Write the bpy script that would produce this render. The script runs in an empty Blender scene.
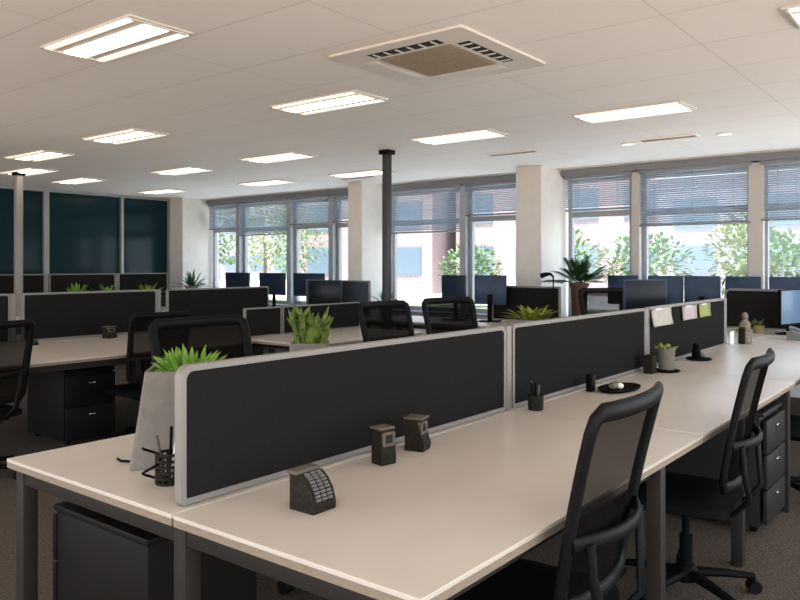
import bpy, bmesh, math, random
from mathutils import Vector, Matrix, Euler

# ------------------------------------------------------------------ camera, sky, exposure
S = bpy.context.scene
COL = S.collection
PI = math.pi
random.seed(7)
TH = math.atan(595 / 756.0)              # the bench runs 38 degrees off the view axis, towards the windows
CAMH = 1.39
cam_d = bpy.data.cameras.new('camera')
cam = bpy.data.objects.new('camera', cam_d)
COL.objects.link(cam)
cam.location = (0, 0, CAMH)
cam.rotation_euler = (PI / 2, 0, TH - PI / 2 + (PI / 2 - 2 * TH) + 0.0)
fwd = Vector((math.cos(TH), math.sin(TH), 0))
cam.rotation_euler = (-fwd).to_track_quat('Z', 'Y').to_euler()
cam_d.sensor_width = 36.0
cam_d.lens = 36.0 * 756 / 800
cam_d.shift_y = -35 / 800.0
cam_d.clip_start = 0.05
cam_d.clip_end = 400
S.camera = cam

LAMP = 4.4                               # ceiling luminaires
LAMP_COL = (1.0, 0.85, 0.70)
SKY_UP = (0.80, 0.90, 1.0)
GLOW_LOW = (1.0, 0.84, 0.715)  # warm glow from below the horizon, added to brighten the ceiling
SKY_STR = 4.4
LOW_STR = 3.8
EXPOSURE = 0.0

w = bpy.data.worlds.new('world')
S.world = w
w.use_nodes = True
nt = w.node_tree
nt.nodes.clear()
out = nt.nodes.new('ShaderNodeOutputWorld')
bg = nt.nodes.new('ShaderNodeBackground')
tc = nt.nodes.new('ShaderNodeTexCoord')
sep = nt.nodes.new('ShaderNodeSeparateXYZ')
ramp = nt.nodes.new('ShaderNodeValToRGB')
mp = nt.nodes.new('ShaderNodeMapRange')
mp.inputs['From Min'].default_value = -1
mp.inputs['From Max'].default_value = 1
nt.links.new(tc.outputs['Generated'], sep.inputs[0])
nt.links.new(sep.outputs['Z'], mp.inputs['Value'])
nt.links.new(mp.outputs[0], ramp.inputs[0])
e = ramp.color_ramp.elements
e[0].position = 0.0
e[0].color = tuple(c * LOW_STR for c in GLOW_LOW) + (1,)
e[1].position = 1.0
e[1].color = tuple(c * SKY_STR * .8 for c in (0.55, 0.75, 1.0)) + (1,)
a = ramp.color_ramp.elements.new(0.497)
a.color = tuple(c * LOW_STR for c in GLOW_LOW) + (1,)
a = ramp.color_ramp.elements.new(0.503)
a.color = tuple(c * SKY_STR for c in SKY_UP) + (1,)
nt.links.new(ramp.outputs[0], bg.inputs['Color'])
bg.inputs['Strength'].default_value = 1.0
nt.links.new(bg.outputs[0], out.inputs[0])

sun_d = bpy.data.lights.new('sun', 'SUN')
sun_d.energy = 17.0
sun_d.angle = math.radians(3)
sun_d.color = (1.0, .95, .88)
sun = bpy.data.objects.new('sun', sun_d)
COL.objects.link(sun)
SUN_EL, SUN_AZ = math.radians(69), math.radians(12)      # added sun, high behind the building: sunlit paving bounces light to the ceiling
sun.rotation_euler = Vector((-math.cos(SUN_EL) * math.cos(SUN_AZ), -math.cos(SUN_EL) * math.sin(SUN_AZ), math.sin(SUN_EL))).to_track_quat('Z', 'Y').to_euler()

vs = S.view_settings
vs.view_transform = 'Standard'
vs.look = 'None'
vs.exposure = EXPOSURE
vs.gamma = 1
vs.use_curve_mapping = False
S.cycles.use_denoising = True
S.cycles.max_bounces = 10
S.cycles.diffuse_bounces = 8
S.cycles.transparent_max_bounces = 24
S.cycles.sample_clamp_indirect = 6


# ------------------------------------------------------------------ materials
MATS = {}


def mat(name, col, rough=0.5, metal=0.0, spec=0.5, emit=None, es=0.0, trans=0.0, alpha=1.0):
    m = bpy.data.materials.new(name)
    m.use_nodes = True
    b = m.node_tree.nodes['Principled BSDF']
    b.inputs['Base Color'].default_value = (*col, 1)
    b.inputs['Roughness'].default_value = rough
    b.inputs['Metallic'].default_value = metal
    b.inputs['Specular IOR Level'].default_value = spec
    b.inputs['Alpha'].default_value = alpha
    if emit:
        b.inputs['Emission Color'].default_value = (*emit, 1)
        b.inputs['Emission Strength'].default_value = es
    MATS[name] = m
    return m


def noise_mat(name, c1, c2, scale, rough=0.8, detail=3, bump=0.0, spec=0.3, stretch=(1, 1, 1), lo=.35, hi=.65):
    m = mat(name, c1, rough, spec=spec)
    t = m.node_tree
    b = t.nodes['Principled BSDF']
    tcn = t.nodes.new('ShaderNodeTexCoord')
    mpn = t.nodes.new('ShaderNodeMapping')
    mpn.inputs['Scale'].default_value = stretch
    n = t.nodes.new('ShaderNodeTexNoise')
    n.inputs['Scale'].default_value = scale
    n.inputs['Detail'].default_value = detail
    r = t.nodes.new('ShaderNodeValToRGB')
    r.color_ramp.elements[0].position = lo
    r.color_ramp.elements[1].position = hi
    r.color_ramp.elements[0].color = (*c1, 1)
    r.color_ramp.elements[1].color = (*c2, 1)
    t.links.new(tcn.outputs['Object'], mpn.inputs[0])
    t.links.new(mpn.outputs[0], n.inputs['Vector'])
    t.links.new(n.outputs[0], r.inputs[0])
    t.links.new(r.outputs[0], b.inputs['Base Color'])
    if bump:
        bp = t.nodes.new('ShaderNodeBump')
        bp.inputs['Strength'].default_value = bump
        bp.inputs['Distance'].default_value = .01
        t.links.new(n.outputs[0], bp.inputs['Height'])
        t.links.new(bp.outputs[0], b.inputs['Normal'])
    return m


def tile_mat(name, col, line, px, py, ox, oy, w):
    """Mineral fibre ceiling tiles: fine noise and thin joints on a regular grid."""
    m = mat(name, col, .95, spec=.1)
    t = m.node_tree
    N, L = t.nodes, t.links
    b = N['Principled BSDF']
    tcn = N.new('ShaderNodeTexCoord')
    sp = N.new('ShaderNodeSeparateXYZ')
    L.new(tcn.outputs['Object'], sp.inputs[0])

    def joint(sock, p, off, wd):
        a = N.new('ShaderNodeMath'); a.operation = 'ADD'; a.inputs[1].default_value = -off
        d = N.new('ShaderNodeMath'); d.operation = 'DIVIDE'; d.inputs[1].default_value = p
        f = N.new('ShaderNodeMath'); f.operation = 'FRACT'
        s = N.new('ShaderNodeMath'); s.operation = 'LESS_THAN'; s.inputs[1].default_value = wd / p
        L.new(sock, a.inputs[0]); L.new(a.outputs[0], d.inputs[0]); L.new(d.outputs[0], f.inputs[0]); L.new(f.outputs[0], s.inputs[0])
        return s.outputs[0]
    jx = joint(sp.outputs['X'], px, ox, w)
    jy = joint(sp.outputs['Y'], py, oy, w * .8)
    mx = N.new('ShaderNodeMath'); mx.operation = 'MAXIMUM'
    L.new(jx, mx.inputs[0]); L.new(jy, mx.inputs[1])
    nz = N.new('ShaderNodeTexNoise'); nz.inputs['Scale'].default_value = 60; nz.inputs['Detail'].default_value = 2
    L.new(tcn.outputs['Object'], nz.inputs['Vector'])
    r = N.new('ShaderNodeValToRGB')
    r.color_ramp.elements[0].color = (*[c * .95 for c in col], 1)
    r.color_ramp.elements[1].color = (*col, 1)
    L.new(nz.outputs[0], r.inputs[0])
    mixn = N.new('ShaderNodeMix'); mixn.data_type = 'RGBA'
    L.new(mx.outputs[0], mixn.inputs['Factor'])
    L.new(r.outputs[0], mixn.inputs['A'])
    mixn.inputs['B'].default_value = (*line, 1)
    L.new(mixn.outputs['Result'], b.inputs['Base Color'])
    return m


def mesh_mat(name, col, alpha):
    """Woven see-through net: a fixed share of the light passes straight between the threads."""
    m = bpy.data.materials.new(name)
    m.use_nodes = True
    t = m.node_tree
    t.nodes.clear()
    o = t.nodes.new('ShaderNodeOutputMaterial')
    mx = t.nodes.new('ShaderNodeMixShader')
    tr = t.nodes.new('ShaderNodeBsdfTransparent')
    d = t.nodes.new('ShaderNodeBsdfDiffuse')
    d.inputs['Color'].default_value = (*col, 1)
    mx.inputs[0].default_value = alpha
    t.links.new(tr.outputs[0], mx.inputs[1])
    t.links.new(d.outputs[0], mx.inputs[2])
    t.links.new(mx.outputs[0], o.inputs[0])
    return m


def glass_mat(name, col, gloss, gr=.02):
    m = bpy.data.materials.new(name)
    m.use_nodes = True
    t = m.node_tree
    t.nodes.clear()
    o = t.nodes.new('ShaderNodeOutputMaterial')
    mx = t.nodes.new('ShaderNodeMixShader')
    tr = t.nodes.new('ShaderNodeBsdfTransparent')
    tr.inputs[0].default_value = (*col, 1)
    g = t.nodes.new('ShaderNodeBsdfGlossy')
    g.inputs['Roughness'].default_value = gr
    mx.inputs[0].default_value = gloss
    t.links.new(tr.outputs[0], mx.inputs[1])
    t.links.new(g.outputs[0], mx.inputs[2])
    t.links.new(mx.outputs[0], o.inputs[0])
    return m


def blind_mat(name, col, tcol):
    m = bpy.data.materials.new(name)
    m.use_nodes = True
    t = m.node_tree
    t.nodes.clear()
    o = t.nodes.new('ShaderNodeOutputMaterial')
    mx = t.nodes.new('ShaderNodeMixShader')
    d = t.nodes.new('ShaderNodeBsdfDiffuse')
    d.inputs[0].default_value = (*col, 1)
    tl = t.nodes.new('ShaderNodeBsdfTranslucent')
    tl.inputs[0].default_value = (*tcol, 1)
    mx.inputs[0].default_value = .5
    t.links.new(d.outputs[0], mx.inputs[1])
    t.links.new(tl.outputs[0], mx.inputs[2])
    t.links.new(mx.outputs[0], o.inputs[0])
    return m


M_ceil = tile_mat('ceiling tiles', (.91, .885, .86), (.74, .71, .68), .60, 1.2, .03, .05, .010)
M_wall = noise_mat('painted wall', (.74, .72, .69), (.78, .76, .73), 9, .85)
M_column = noise_mat('painted column', (.63, .60, .56), (.67, .64, .60), 7, .8)
M_carpet = noise_mat('carpet', (.066, .052, .040), (.122, .098, .077), 70, .98, 4, .5, .05)
M_desk = noise_mat('pale laminate', (.56, .495, .43), (.585, .52, .45), 4, .32, 3, 0, .5, (1, 2, 1))
M_edge = noise_mat('ply edge', (.22, .17, .125), (.28, .22, .165), 30, .6, 2, 0, .2, (1, 1, 12))
M_leg = mat('grey brown powder coat', (.026, .0215, .018), .5, spec=.12)
M_fabric = noise_mat('charcoal screen fabric', (.0125, .0122, .0118), (.0175, .0168, .016), 260, .95, 2, .15, .05)
M_fabricb = noise_mat('blue grey screen fabric', (.03, .04, .055), (.045, .058, .075), 200, .6, 2, .1, .2)
M_alu = mat('satin aluminium', (.23, .21, .19), .55, .2)
M_aludark = mat('dark aluminium', (.19, .18, .17), .5, .3)
M_black = mat('black plastic', (.004, .0038, .0036), .55, spec=.05)
M_blacks = mat('black satin plastic', (.0055, .0052, .005), .5, spec=.10)
M_net = mesh_mat('chair netting', (.006, .0055, .005), .855)
M_netd = mesh_mat('dense chair netting', (.006, .0055, .005), .955)
M_seat = noise_mat('black seat cloth', (.006, .0058, .0055), (.009, .0086, .008), 180, .95, 2, .2, .03)
M_ped = mat('dark grey steel', (.010, .0082, .0066), .5, spec=.10)
M_pedg = mat('mid grey steel', (.02, .0185, .017), .5, spec=.12)
M_chrome = mat('chrome', (.65, .63, .6), .2, 1)
M_winframe = mat('window frame grey', (.30, .315, .335), .45)
M_winfd = mat('window header grey', (.20, .215, .235), .5)
M_mull = mat('mullion cladding', (.46, .43, .40), .6)
M_glass = glass_mat('window glass', (.95, .975, .985), .03)
M_slat = blind_mat('blind slats', (.50, .55, .61), (.47, .54, .62))
M_darkglass = mat('tinted teal glass', (.007, .026, .034), .12, spec=.12)
M_darkbar = mat('partition bars', (.30, .30, .295), .4, .3)
M_pole = mat('power pole', (.30, .275, .25), .5, .1)
M_poledark = mat('dark power pole', (.035, .037, .038), .45, .2)
M_white = mat('white enamel', (.80, .77, .73), .5)
M_panel = mat('cassette enamel', (.68, .63, .58), .5)
M_tray = mat('luminaire tray', (.62, .585, .54), .5)
M_lampon = mat('luminaire', (1, 1, 1), .5, emit=LAMP_COL, es=LAMP)
M_lampdim = mat('luminaire side', (1, 1, 1), .5, emit=LAMP_COL, es=LAMP * .2)
M_grille = noise_mat('air grille', (.26, .205, .145), (.34, .275, .20), 120, .8)
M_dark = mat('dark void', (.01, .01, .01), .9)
M_planter = noise_mat('pale stone planter', (.155, .137, .119), (.18, .16, .14), 25, .7, 3, .05)
M_soil = noise_mat('soil', (.02, .014, .01), (.05, .035, .025), 60, .95)
M_leaf = noise_mat('bright leaves', (.09, .21, .016), (.19, .34, .04), 22, .5)
M_leafd = noise_mat('deep leaves', (.035, .07, .009), (.125, .165, .02), 30, .5)
M_leafy = noise_mat('yellow green leaves', (.13, .16, .02), (.27, .30, .04), 30, .55)
M_palm = noise_mat('palm leaves', (.02, .075, .02), (.05, .14, .035), 20, .45)
M_terra = noise_mat('terracotta', (.10, .05, .032), (.14, .07, .045), 12, .8)
M_screenoff = mat('dark monitor glass', (.006, .008, .012), .3, spec=.2)
M_navyglass = mat('navy monitor glass', (.012, .024, .046), .35, spec=.25)
M_navy = noise_mat('navy monitor back', (.022, .042, .08), (.03, .055, .10), 6, .4)
M_bluescreen = mat('blue monitor screen', (.05, .09, .14), .3, emit=(.16, .27, .42), es=.5)
M_gadget = noise_mat('dark brown plastic', (.016, .013, .010), (.030, .025, .019), 90, .5, spec=.06)
M_gadgetl = mat('taupe plastic', (.11, .09, .07), .5, spec=.2)
M_keys = mat('grey keys', (.11, .105, .105), .35)
M_cream = noise_mat('cream paper', (.82, .79, .68), (.90, .87, .78), 20, .8)
M_pink = mat('pink white paper', (.84, .74, .72), .8)
M_lime = mat('lime paper', (.56, .62, .24), .8)
M_stone = noise_mat('mottled stone', (.12, .10, .075), (.26, .22, .17), 40, .7)
M_paper = mat('white paper', (.85, .85, .85), .7)
M_phone = mat('silver grey plastic', (.20, .21, .22), .35, .2)
M_gold = mat('ochre ceramic', (.32, .24, .10), .4)


# ------------------------------------------------------------------ mesh helpers
class MB:
    def __init__(self):
        self.bm = bmesh.new()

    def _add(self, sub, M=None, mi=0):
        if M is not None:
            bmesh.ops.transform(sub, matrix=M, verts=sub.verts)
        for f in sub.faces:
            f.material_index = mi
        me = bpy.data.meshes.new('tmp')
        sub.to_mesh(me)
        sub.free()
        self.bm.from_mesh(me)
        bpy.data.meshes.remove(me)
        return self

    def box(self, c, s, rot=(0, 0, 0), bevel=0.0, seg=2, mi=0):
        b = bmesh.new()
        bmesh.ops.create_cube(b, size=1)
        bmesh.ops.scale(b, vec=s, verts=b.verts)
        if bevel:
            bmesh.ops.bevel(b, geom=b.edges[:], offset=bevel, segments=seg, affect='EDGES', profile=.5)
        return self._add(b, Matrix.Translation(c) @ Euler(rot).to_matrix().to_4x4(), mi)

    def cyl(self, p0, p1, r0, r1=None, n=16, mi=0):
        p0, p1 = Vector(p0), Vector(p1)
        d = p1 - p0
        b = bmesh.new()
        bmesh.ops.create_cone(b, cap_ends=True, segments=n, radius1=r0, radius2=r0 if r1 is None else r1, depth=d.length)
        M = Matrix.Translation((p0 + p1) / 2) @ d.to_track_quat('Z', 'Y').to_matrix().to_4x4()
        return self._add(b, M, mi)

    def sphere(self, c, r, s=(1, 1, 1), n=12, mi=0):
        b = bmesh.new()
        bmesh.ops.create_uvsphere(b, u_segments=n, v_segments=max(6, n // 2 + 1), radius=r)
        return self._add(b, Matrix.Translation(c) @ Matrix.Diagonal((*s, 1)), mi)

    def lathe(self, prof, c=(0, 0, 0), n=20, mi=0):
        b = bmesh.new()
        rings = []
        for r, z in prof:
            rings.append([b.verts.new((r * math.cos(2 * PI * k / n), r * math.sin(2 * PI * k / n), z)) for k in range(n)])
        for i in range(len(rings) - 1):
            for k in range(n):
                b.faces.new((rings[i][k], rings[i][(k + 1) % n], rings[i + 1][(k + 1) % n], rings[i + 1][k]))
        b.faces.new(list(reversed(rings[0])))
        b.faces.new(rings[-1])
        return self._add(b, Matrix.Translation(c), mi)

    def tube(self, pts, ra, rb=None, n=10, side=None, closed=False, mi=0):
        """Sweep an ellipse (ra across 'side', rb along the other axis) along pts; ra / rb may be lists."""
        P = [Vector(p) for p in pts]
        k = len(P)
        ra = ra if isinstance(ra, (list, tuple)) else [ra] * k
        rb = ra if rb is None else (rb if isinstance(rb, (list, tuple)) else [rb] * k)
        b = bmesh.new()
        rings = []
        for i, p in enumerate(P):
            if closed:
                t = (P[(i + 1) % k] - P[i - 1]).normalized()
            else:
                t = (P[min(i + 1, k - 1)] - P[max(i - 1, 0)]).normalized()
            s = Vector(side) if side else (Vector((0, 0, 1)) if abs(t.z) < .9 else Vector((1, 0, 0)))
            u = (s - t * s.dot(t)).normalized()
            v = t.cross(u)
            rings.append([b.verts.new(p + u * ra[i] * math.cos(2 * PI * j / n) + v * rb[i] * math.sin(2 * PI * j / n)) for j in range(n)])
        m = k if closed else k - 1
        for i in range(m):
            A, B = rings[i], rings[(i + 1) % k]
            for j in range(n):
                b.faces.new((A[j], A[(j + 1) % n], B[(j + 1) % n], B[j]))
        if not closed:
            b.faces.new(list(reversed(rings[0])))
            b.faces.new(rings[-1])
        bmesh.ops.recalc_face_normals(b, faces=b.faces)
        return self._add(b, None, mi)

    def prism(self, poly, axis, a0, a1, mi=0):
        """Extrude a 2D polygon along axis ('x','y','z') from a0 to a1."""
        b = bmesh.new()

        def P(u, v, w_):
            return {'x': (w_, u, v), 'y': (u, w_, v), 'z': (u, v, w_)}[axis]
        A = [b.verts.new(P(u, v, a0)) for u, v in poly]
        B = [b.verts.new(P(u, v, a1)) for u, v in poly]
        b.faces.new(A)
        b.faces.new(list(reversed(B)))
        for i in range(len(A)):
            j = (i + 1) % len(A)
            b.faces.new((A[i], B[i], B[j], A[j]))
        bmesh.ops.recalc_face_normals(b, faces=b.faces)
        return self._add(b, None, mi)

    def ring(self, outer, inner, axis, a0, a1, mi=0):
        b = bmesh.new()

        def P(u, v, w_):
            return {'x': (w_, u, v), 'y': (u, w_, v), 'z': (u, v, w_)}[axis]
        n = len(outer)
        O0 = [b.verts.new(P(u, v, a0)) for u, v in outer]
        O1 = [b.verts.new(P(u, v, a1)) for u, v in outer]
        I0 = [b.verts.new(P(u, v, a0)) for u, v in inner]
        I1 = [b.verts.new(P(u, v, a1)) for u, v in inner]
        for i in range(n):
            j = (i + 1) % n
            b.faces.new((O0[i], O0[j], O1[j], O1[i]))
            b.faces.new((I0[i], I1[i], I1[j], I0[j]))
            b.faces.new((O0[i], I0[i], I0[j], O0[j]))
            b.faces.new((O1[i], O1[j], I1[j], I1[i]))
        bmesh.ops.recalc_face_normals(b, faces=b.faces)
        return self._add(b, None, mi)

    def blade(self, base, d, length, width, droop=.3, n=5, mi=0, thick=0.0):
        """One pointed leaf: a creased strip (or a fat one when thick > 0) bending under its weight."""
        d = Vector(d).normalized()
        side = d.cross(Vector((0, 0, 1)))
        side = side.normalized() if side.length > 1e-3 else Vector((1, 0, 0))
        if thick:
            pts, rs = [], []
            for i in range(n + 1):
                t = i / n
                pts.append(Vector(base) + d * length * t - Vector((0, 0, droop * length * t * t)))
                rs.append(max(.0008, width * math.sin(PI * min(1, .18 + .82 * t)) ** .8))
            return self.tube(pts, rs, [r * thick for r in rs], n=6, side=side)
        b = bmesh.new()
        rows = []
        for i in range(n + 1):
            t = i / n
            p = Vector(base) + d * length * t - Vector((0, 0, droop * length * t * t))
            wd = width * (math.sin(PI * (.12 + .88 * t)) ** .7 if t < 1 else 0.02)
            up = side.cross(d).normalized()
            rows.append([b.verts.new(p - side * wd + up * wd * .35), b.verts.new(p), b.verts.new(p + side * wd + up * wd * .35)])
        for A, B in zip(rows, rows[1:]):
            b.faces.new((A[0], A[1], B[1], B[0]))
            b.faces.new((A[1], A[2], B[2], B[1]))
        return self._add(b, None, mi)

    def build(self, name, m, parent=None, smooth=True, angle=40):
        me = bpy.data.meshes.new(name)
        self.bm.to_mesh(me)
        self.bm.free()
        for x in (m if isinstance(m, (list, tuple)) else [m]):
            me.materials.append(x)
        if smooth:
            for p in me.polygons:
                p.use_smooth = True
            try:
                me.set_sharp_from_angle(angle=math.radians(angle))
            except Exception:
                pass
        o = bpy.data.objects.new(name, me)
        COL.objects.link(o)
        o.parent = parent
        return o


def rrect(w_, h_, r, cx=0, cy=0, n=6, rb=None):
    """Rounded rectangle outline; r may be one radius or four (bl, br, tr, tl)."""
    rr = r if isinstance(r, (list, tuple)) else [r] * 4
    cs = [(-w_ / 2, -h_ / 2, 180), (w_ / 2, -h_ / 2, 270), (w_ / 2, h_ / 2, 0), (-w_ / 2, h_ / 2, 90)]
    pts = []
    for (x, y, a0), q in zip(cs, rr):
        q = max(q, 1e-4)
        ox = x + (q if x < 0 else -q)
        oy = y + (q if y < 0 else -q)
        for k in range(n + 1):
            an = math.radians(a0 + 90 * k / n)
            pts.append((cx + ox + q * math.cos(an), cy + oy + q * math.sin(an)))
    return pts


def thing(name, label, cat, loc=(0, 0, 0), rz=0.0, group=None):
    o = bpy.data.objects.new(name, None)
    o.empty_display_size = .1
    COL.objects.link(o)
    o.location = loc
    o.rotation_euler = (0, 0, rz)
    return tag(o, label, cat, group)


def tag(o, label, cat, group=None):
    o['label'] = label
    o['category'] = cat
    if group:
        o['group'] = group
    return o


def struct(name, mb, m, smooth=False):
    o = mb.build(name, m, None, smooth)
    o['kind'] = 'structure'
    return o


def dup(root, loc, rz, label, group=None, scale=1.0):
    r = root.copy()
    COL.objects.link(r)
    r.location = loc
    r.rotation_euler = (0, 0, rz)
    r.scale = (scale,) * 3
    r['label'] = label
    if group:
        r['group'] = group
    for ch in list(root.children):
        c = ch.copy()
        COL.objects.link(c)
        c.parent = r
        for g in list(ch.children):
            d = g.copy()
            COL.objects.link(d)
            d.parent = c
    return r


DZ = .73            # desk height
CZ = 2.59           # ceiling height
WX = 8.80           # window wall
GY = 11.80          # glass partition

# ------------------------------------------------------------------ room shell
struct('floor', MB().box((3.2, 4.75, -.05), (11.4, 14.5, .1)), M_carpet)
struct('ceiling', MB().box((3.2, 4.75, CZ + .05), (11.6, 14.5, .1)), M_ceil)

# window wall: sill, header and bays
mb = MB().box((WX + .1, 4.75, .35), (.2, 14.5, .70))
struct('wall_window_side', mb, M_wall)
struct('trim_1', MB().box((WX + .02, 4.75, .715), (.34, 14.5, .03), bevel=.005), M_winframe)
struct('wall_header', MB().box((WX + .12, 4.75, 2.535), (.22, 14.5, .11)), M_winfd)
struct('trim_2', MB().box((WX - .03, 4.75, 2.545), (.10, 14.5, .075), bevel=.004), M_winfd)
struct('trim_3', MB().box((WX - .10, 4.75, 2.585), (.22, 14.5, .012)), M_column)

cols = [(4.29, 4.64), (7.15, 7.42), (11.39, 11.80)]
for i, (y0, y1) in enumerate(cols):
    struct('column_%d' % (i + 1), MB().box(((8.2 + WX + .2) / 2, (y0 + y1) / 2, CZ / 2), (WX + .2 - 8.2, y1 - y0, CZ), bevel=.006), M_column)

bays = [(11.39, 10.54, 2.03), (10.54, 9.24, 1.90), (9.24, 8.28, 2.05), (8.28, 7.42, 2.06),
        (7.15, 5.78, 1.85), (5.78, 4.64, 2.06), (4.29, 3.34, 2.06), (3.34, 2.02, 1.84), (2.02, .72, 1.86), (.72, -.6, 1.86), (-.6, -1.6, 2.4)]
mull = [10.54, 9.24, 8.28, 5.78, 3.34, 2.02, .72, -.6, -1.6]
for i, y in enumerate(mull):
    wd = .15 if y in (2.02, .72) else .10
    struct('trim_mullion_%d' % (i + 1), MB().box((WX + .02, y, 1.61), (.16, wd, 1.76), bevel=.006), M_mull if y < 4 else M_winframe)

SL = .024
nblind = 0
for i, (y1, y0, zb) in enumerate(bays):
    W = y1 - y0 - .10
    cy = (y0 + y1) / 2
    wn = thing('window_%d' % (i + 1), 'grey framed office window', 'window', (WX + .06, cy, 0))
    del wn['label'], wn['category']
    wn['kind'] = 'structure'
    f = MB()
    zlo, zhi, zt = .73, 2.48, 2.02
    fr = .055
    f.box((0, -W / 2 + fr / 2, (zlo + zhi) / 2), (.07, fr, zhi - zlo), bevel=.004)
    f.box((0, W / 2 - fr / 2, (zlo + zhi) / 2), (.07, fr, zhi - zlo), bevel=.004)
    for z, hh in ((zlo + .03, .06), (zt, .075), (zhi - .03, .06)):
        f.box((0, 0, z), (.066, W, hh), bevel=.004)
    f.build('frame', M_winframe, wn)
    MB().box((.01, 0, (zlo + zt) / 2), (.008, W - .04, zt - zlo - .02)).build('lower_pane', M_glass, wn, False)
    MB().box((.01, 0, (zhi + zt) / 2), (.008, W - .04, zhi - zt - .02)).build('upper_pane', M_glass, wn, False)
    if zb < 2.4:
        nblind += 1
        LBL = ['slatted blind drawn over the narrow top pane next to the corner column',
               'wide slatted blind half lowered on the bay second from the corner column',
               'slatted blind drawn to the transom on the bay third from the corner column',
               'slatted blind drawn over the top pane on the bay touching the second column',
               'wide slatted blind lowered past the transom, just beyond the black ceiling pole',
               'slatted blind over the top pane of the bay touching the first column, past the palm',
               'slatted blind over the narrow top pane above the potted palm',
               'wide half lowered slatted blind above the lime sticky note and the row of navy monitors',
               'slatted blind half lowered above the blue lit monitor and the grey desk telephone',
               'slatted blind in the last bay of the window wall, past the silver telephone']
        bt = thing('venetian_blind', LBL[nblind - 1], 'blind', (WX - .045, cy, 0), 0, 'window blinds')
        MB().box((0, 0, 2.485), (.05, W + .02, .045), bevel=.004).build('head_rail', M_winfd, bt)
        s = MB()
        z = 2.45
        while z > zb + .03:
            s.box((0, 0, z), (.025, W, .0012), (0, math.radians(38), 0))
            z -= SL
        s.build('slats', M_slat, bt, False)
        MB().box((0, 0, zb + .012), (.04, W, .024), bevel=.004).build('bottom_rail', M_winfd, bt)
        for yy in (-W * .3, W * .3) if W < 1.2 else (-W * .36, 0, W * .36):
            MB().cyl((-.014, yy, 2.47), (-.014, yy, zb + .02), .002, n=6).build('ladder_cord', M_winfd, bt)

# tinted glass partition along the far side
edges = [-1.9, -.2, 1.5, 2.9, 4.35, 5.93, 7.25, 8.2]
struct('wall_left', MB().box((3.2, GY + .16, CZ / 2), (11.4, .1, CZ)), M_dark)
for i in range(len(edges) - 1):
    x0, x1 = edges[i], edges[i + 1]
    o = struct('partition_glass_panel_%d' % (i + 1), MB().box(((x0 + x1) / 2, GY + .03, 1.3), (x1 - x0 - .03, .02, 2.5)), M_darkglass)
for i, x in enumerate(edges):
    struct('trim_post_%d' % (i + 1), MB().box((x, GY, CZ / 2), (.085 if 0 < i < 6 else .05, .08, CZ), bevel=.005), M_darkbar)
struct('trim_4', MB().box((3.15, GY + .01, CZ - .02), (10.1, .07, .04)), M_darkbar)
struct('baseboard_left', MB().box((3.15, GY + .01, .06), (10.1, .07, .12)), M_darkbar)

# ------------------------------------------------------------------ ceiling fittings
def make_lamp(label, loc):
    t = thing('ceiling_light', label, 'ceiling light', (*loc, CZ), 0, 'recessed ceiling lights')
    L_, W_ = .87, .37
    MB().ring(rrect(W_, L_, .004, n=1), rrect(W_ - .03, L_ - .03, .003, n=1), 'z', -.012, -.001).build('frame', M_tray, t)
    MB().box((0, 0, -.006), (W_ - .03, L_ - .03, .006)).build('tray', M_tray, t)
    MB().box((0, 0, -.013), (.13, L_ - .06, .010), bevel=.003).build('diffuser', M_lampon, t)
    for s in (-1, 1):
        MB().box((s * .155, 0, -.013), (.045, L_ - .06, .010), bevel=.003).build('side_strip', M_lampdim, t)
    for e_ in (-1, 1):
        MB().box((0, e_ * (L_ / 2 - .022), -.014), (W_ - .05, .016, .012), bevel=.002).build('end_bracket', M_tray, t)
    return t


lamp0 = None
lamps = [((2.22, 3.68), 'ceiling light panel beside the air conditioning cassette, farthest from the windows'),
         ((4.05, 3.87), 'ceiling light panel just past the air conditioning cassette, towards the dark glass partition'),
         ((5.88, 3.93), 'ceiling light panel above the black ceiling pole, nearest that pole'),
         ((5.77, 2.23), 'ceiling light panel closest to the two small round downlights'),
         ((3.93, 6.35), 'ceiling light panel over the desk row between the pale pole and the cassette'),
         ((5.76, 6.26), 'ceiling light panel over the aisle behind the black ceiling pole'),
         ((4.05, 8.2), 'ceiling light panel above the tall screens before the dark glass partition'),
         ((5.82, 8.1), 'ceiling light panel second out from the window wall, near the glass partition'),
         ((7.42, 8.3), 'ceiling light panel in front of the bay with the half lowered blind by the corner'),
         ((7.45, 6.5), 'ceiling light panel close to the second window column'),
         ((4.65, 9.7), 'ceiling light panel beside the top of the pale ceiling pole'),
         ((5.6, 10.2), 'small looking ceiling light panel along the dark glass partition'),
         ((7.24, 10.6), 'ceiling light panel tucked in by the corner column of the glass partition'),
         ((2.22, 6.3), 'ceiling light panel over the desks at the edge of the picture'),
         ((2.22, 1.95), 'added unseen ceiling light panel over the near end of the long bench'),  # from here to the photographer's panels: out of view, added for light
         ((4.05, .35), 'added unseen ceiling light panel over the black chairs of the long bench'),
         ((2.22, .2), 'added unseen ceiling light panel over the aisle beside the long bench'),
         ((5.85, .35), 'added unseen ceiling light panel over the aisle beside the far half of the long bench'),
         ((.4, 3.7), 'added unseen ceiling light panel over the entrance side aisle'),
         ((.4, 1.95), 'added unseen ceiling light panel above the photographer'),
         ((.4, .2), 'added unseen ceiling light panel behind the photographer'),
         ((2.22, 8.4), 'ceiling light panel over the tall screens beyond the edge of the picture')]
for (xy, lb) in lamps:
    if lamp0 is None:
        lamp0 = make_lamp(lb, xy)
    else:
        dup(lamp0, (*xy, CZ), 0, lb)

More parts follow.
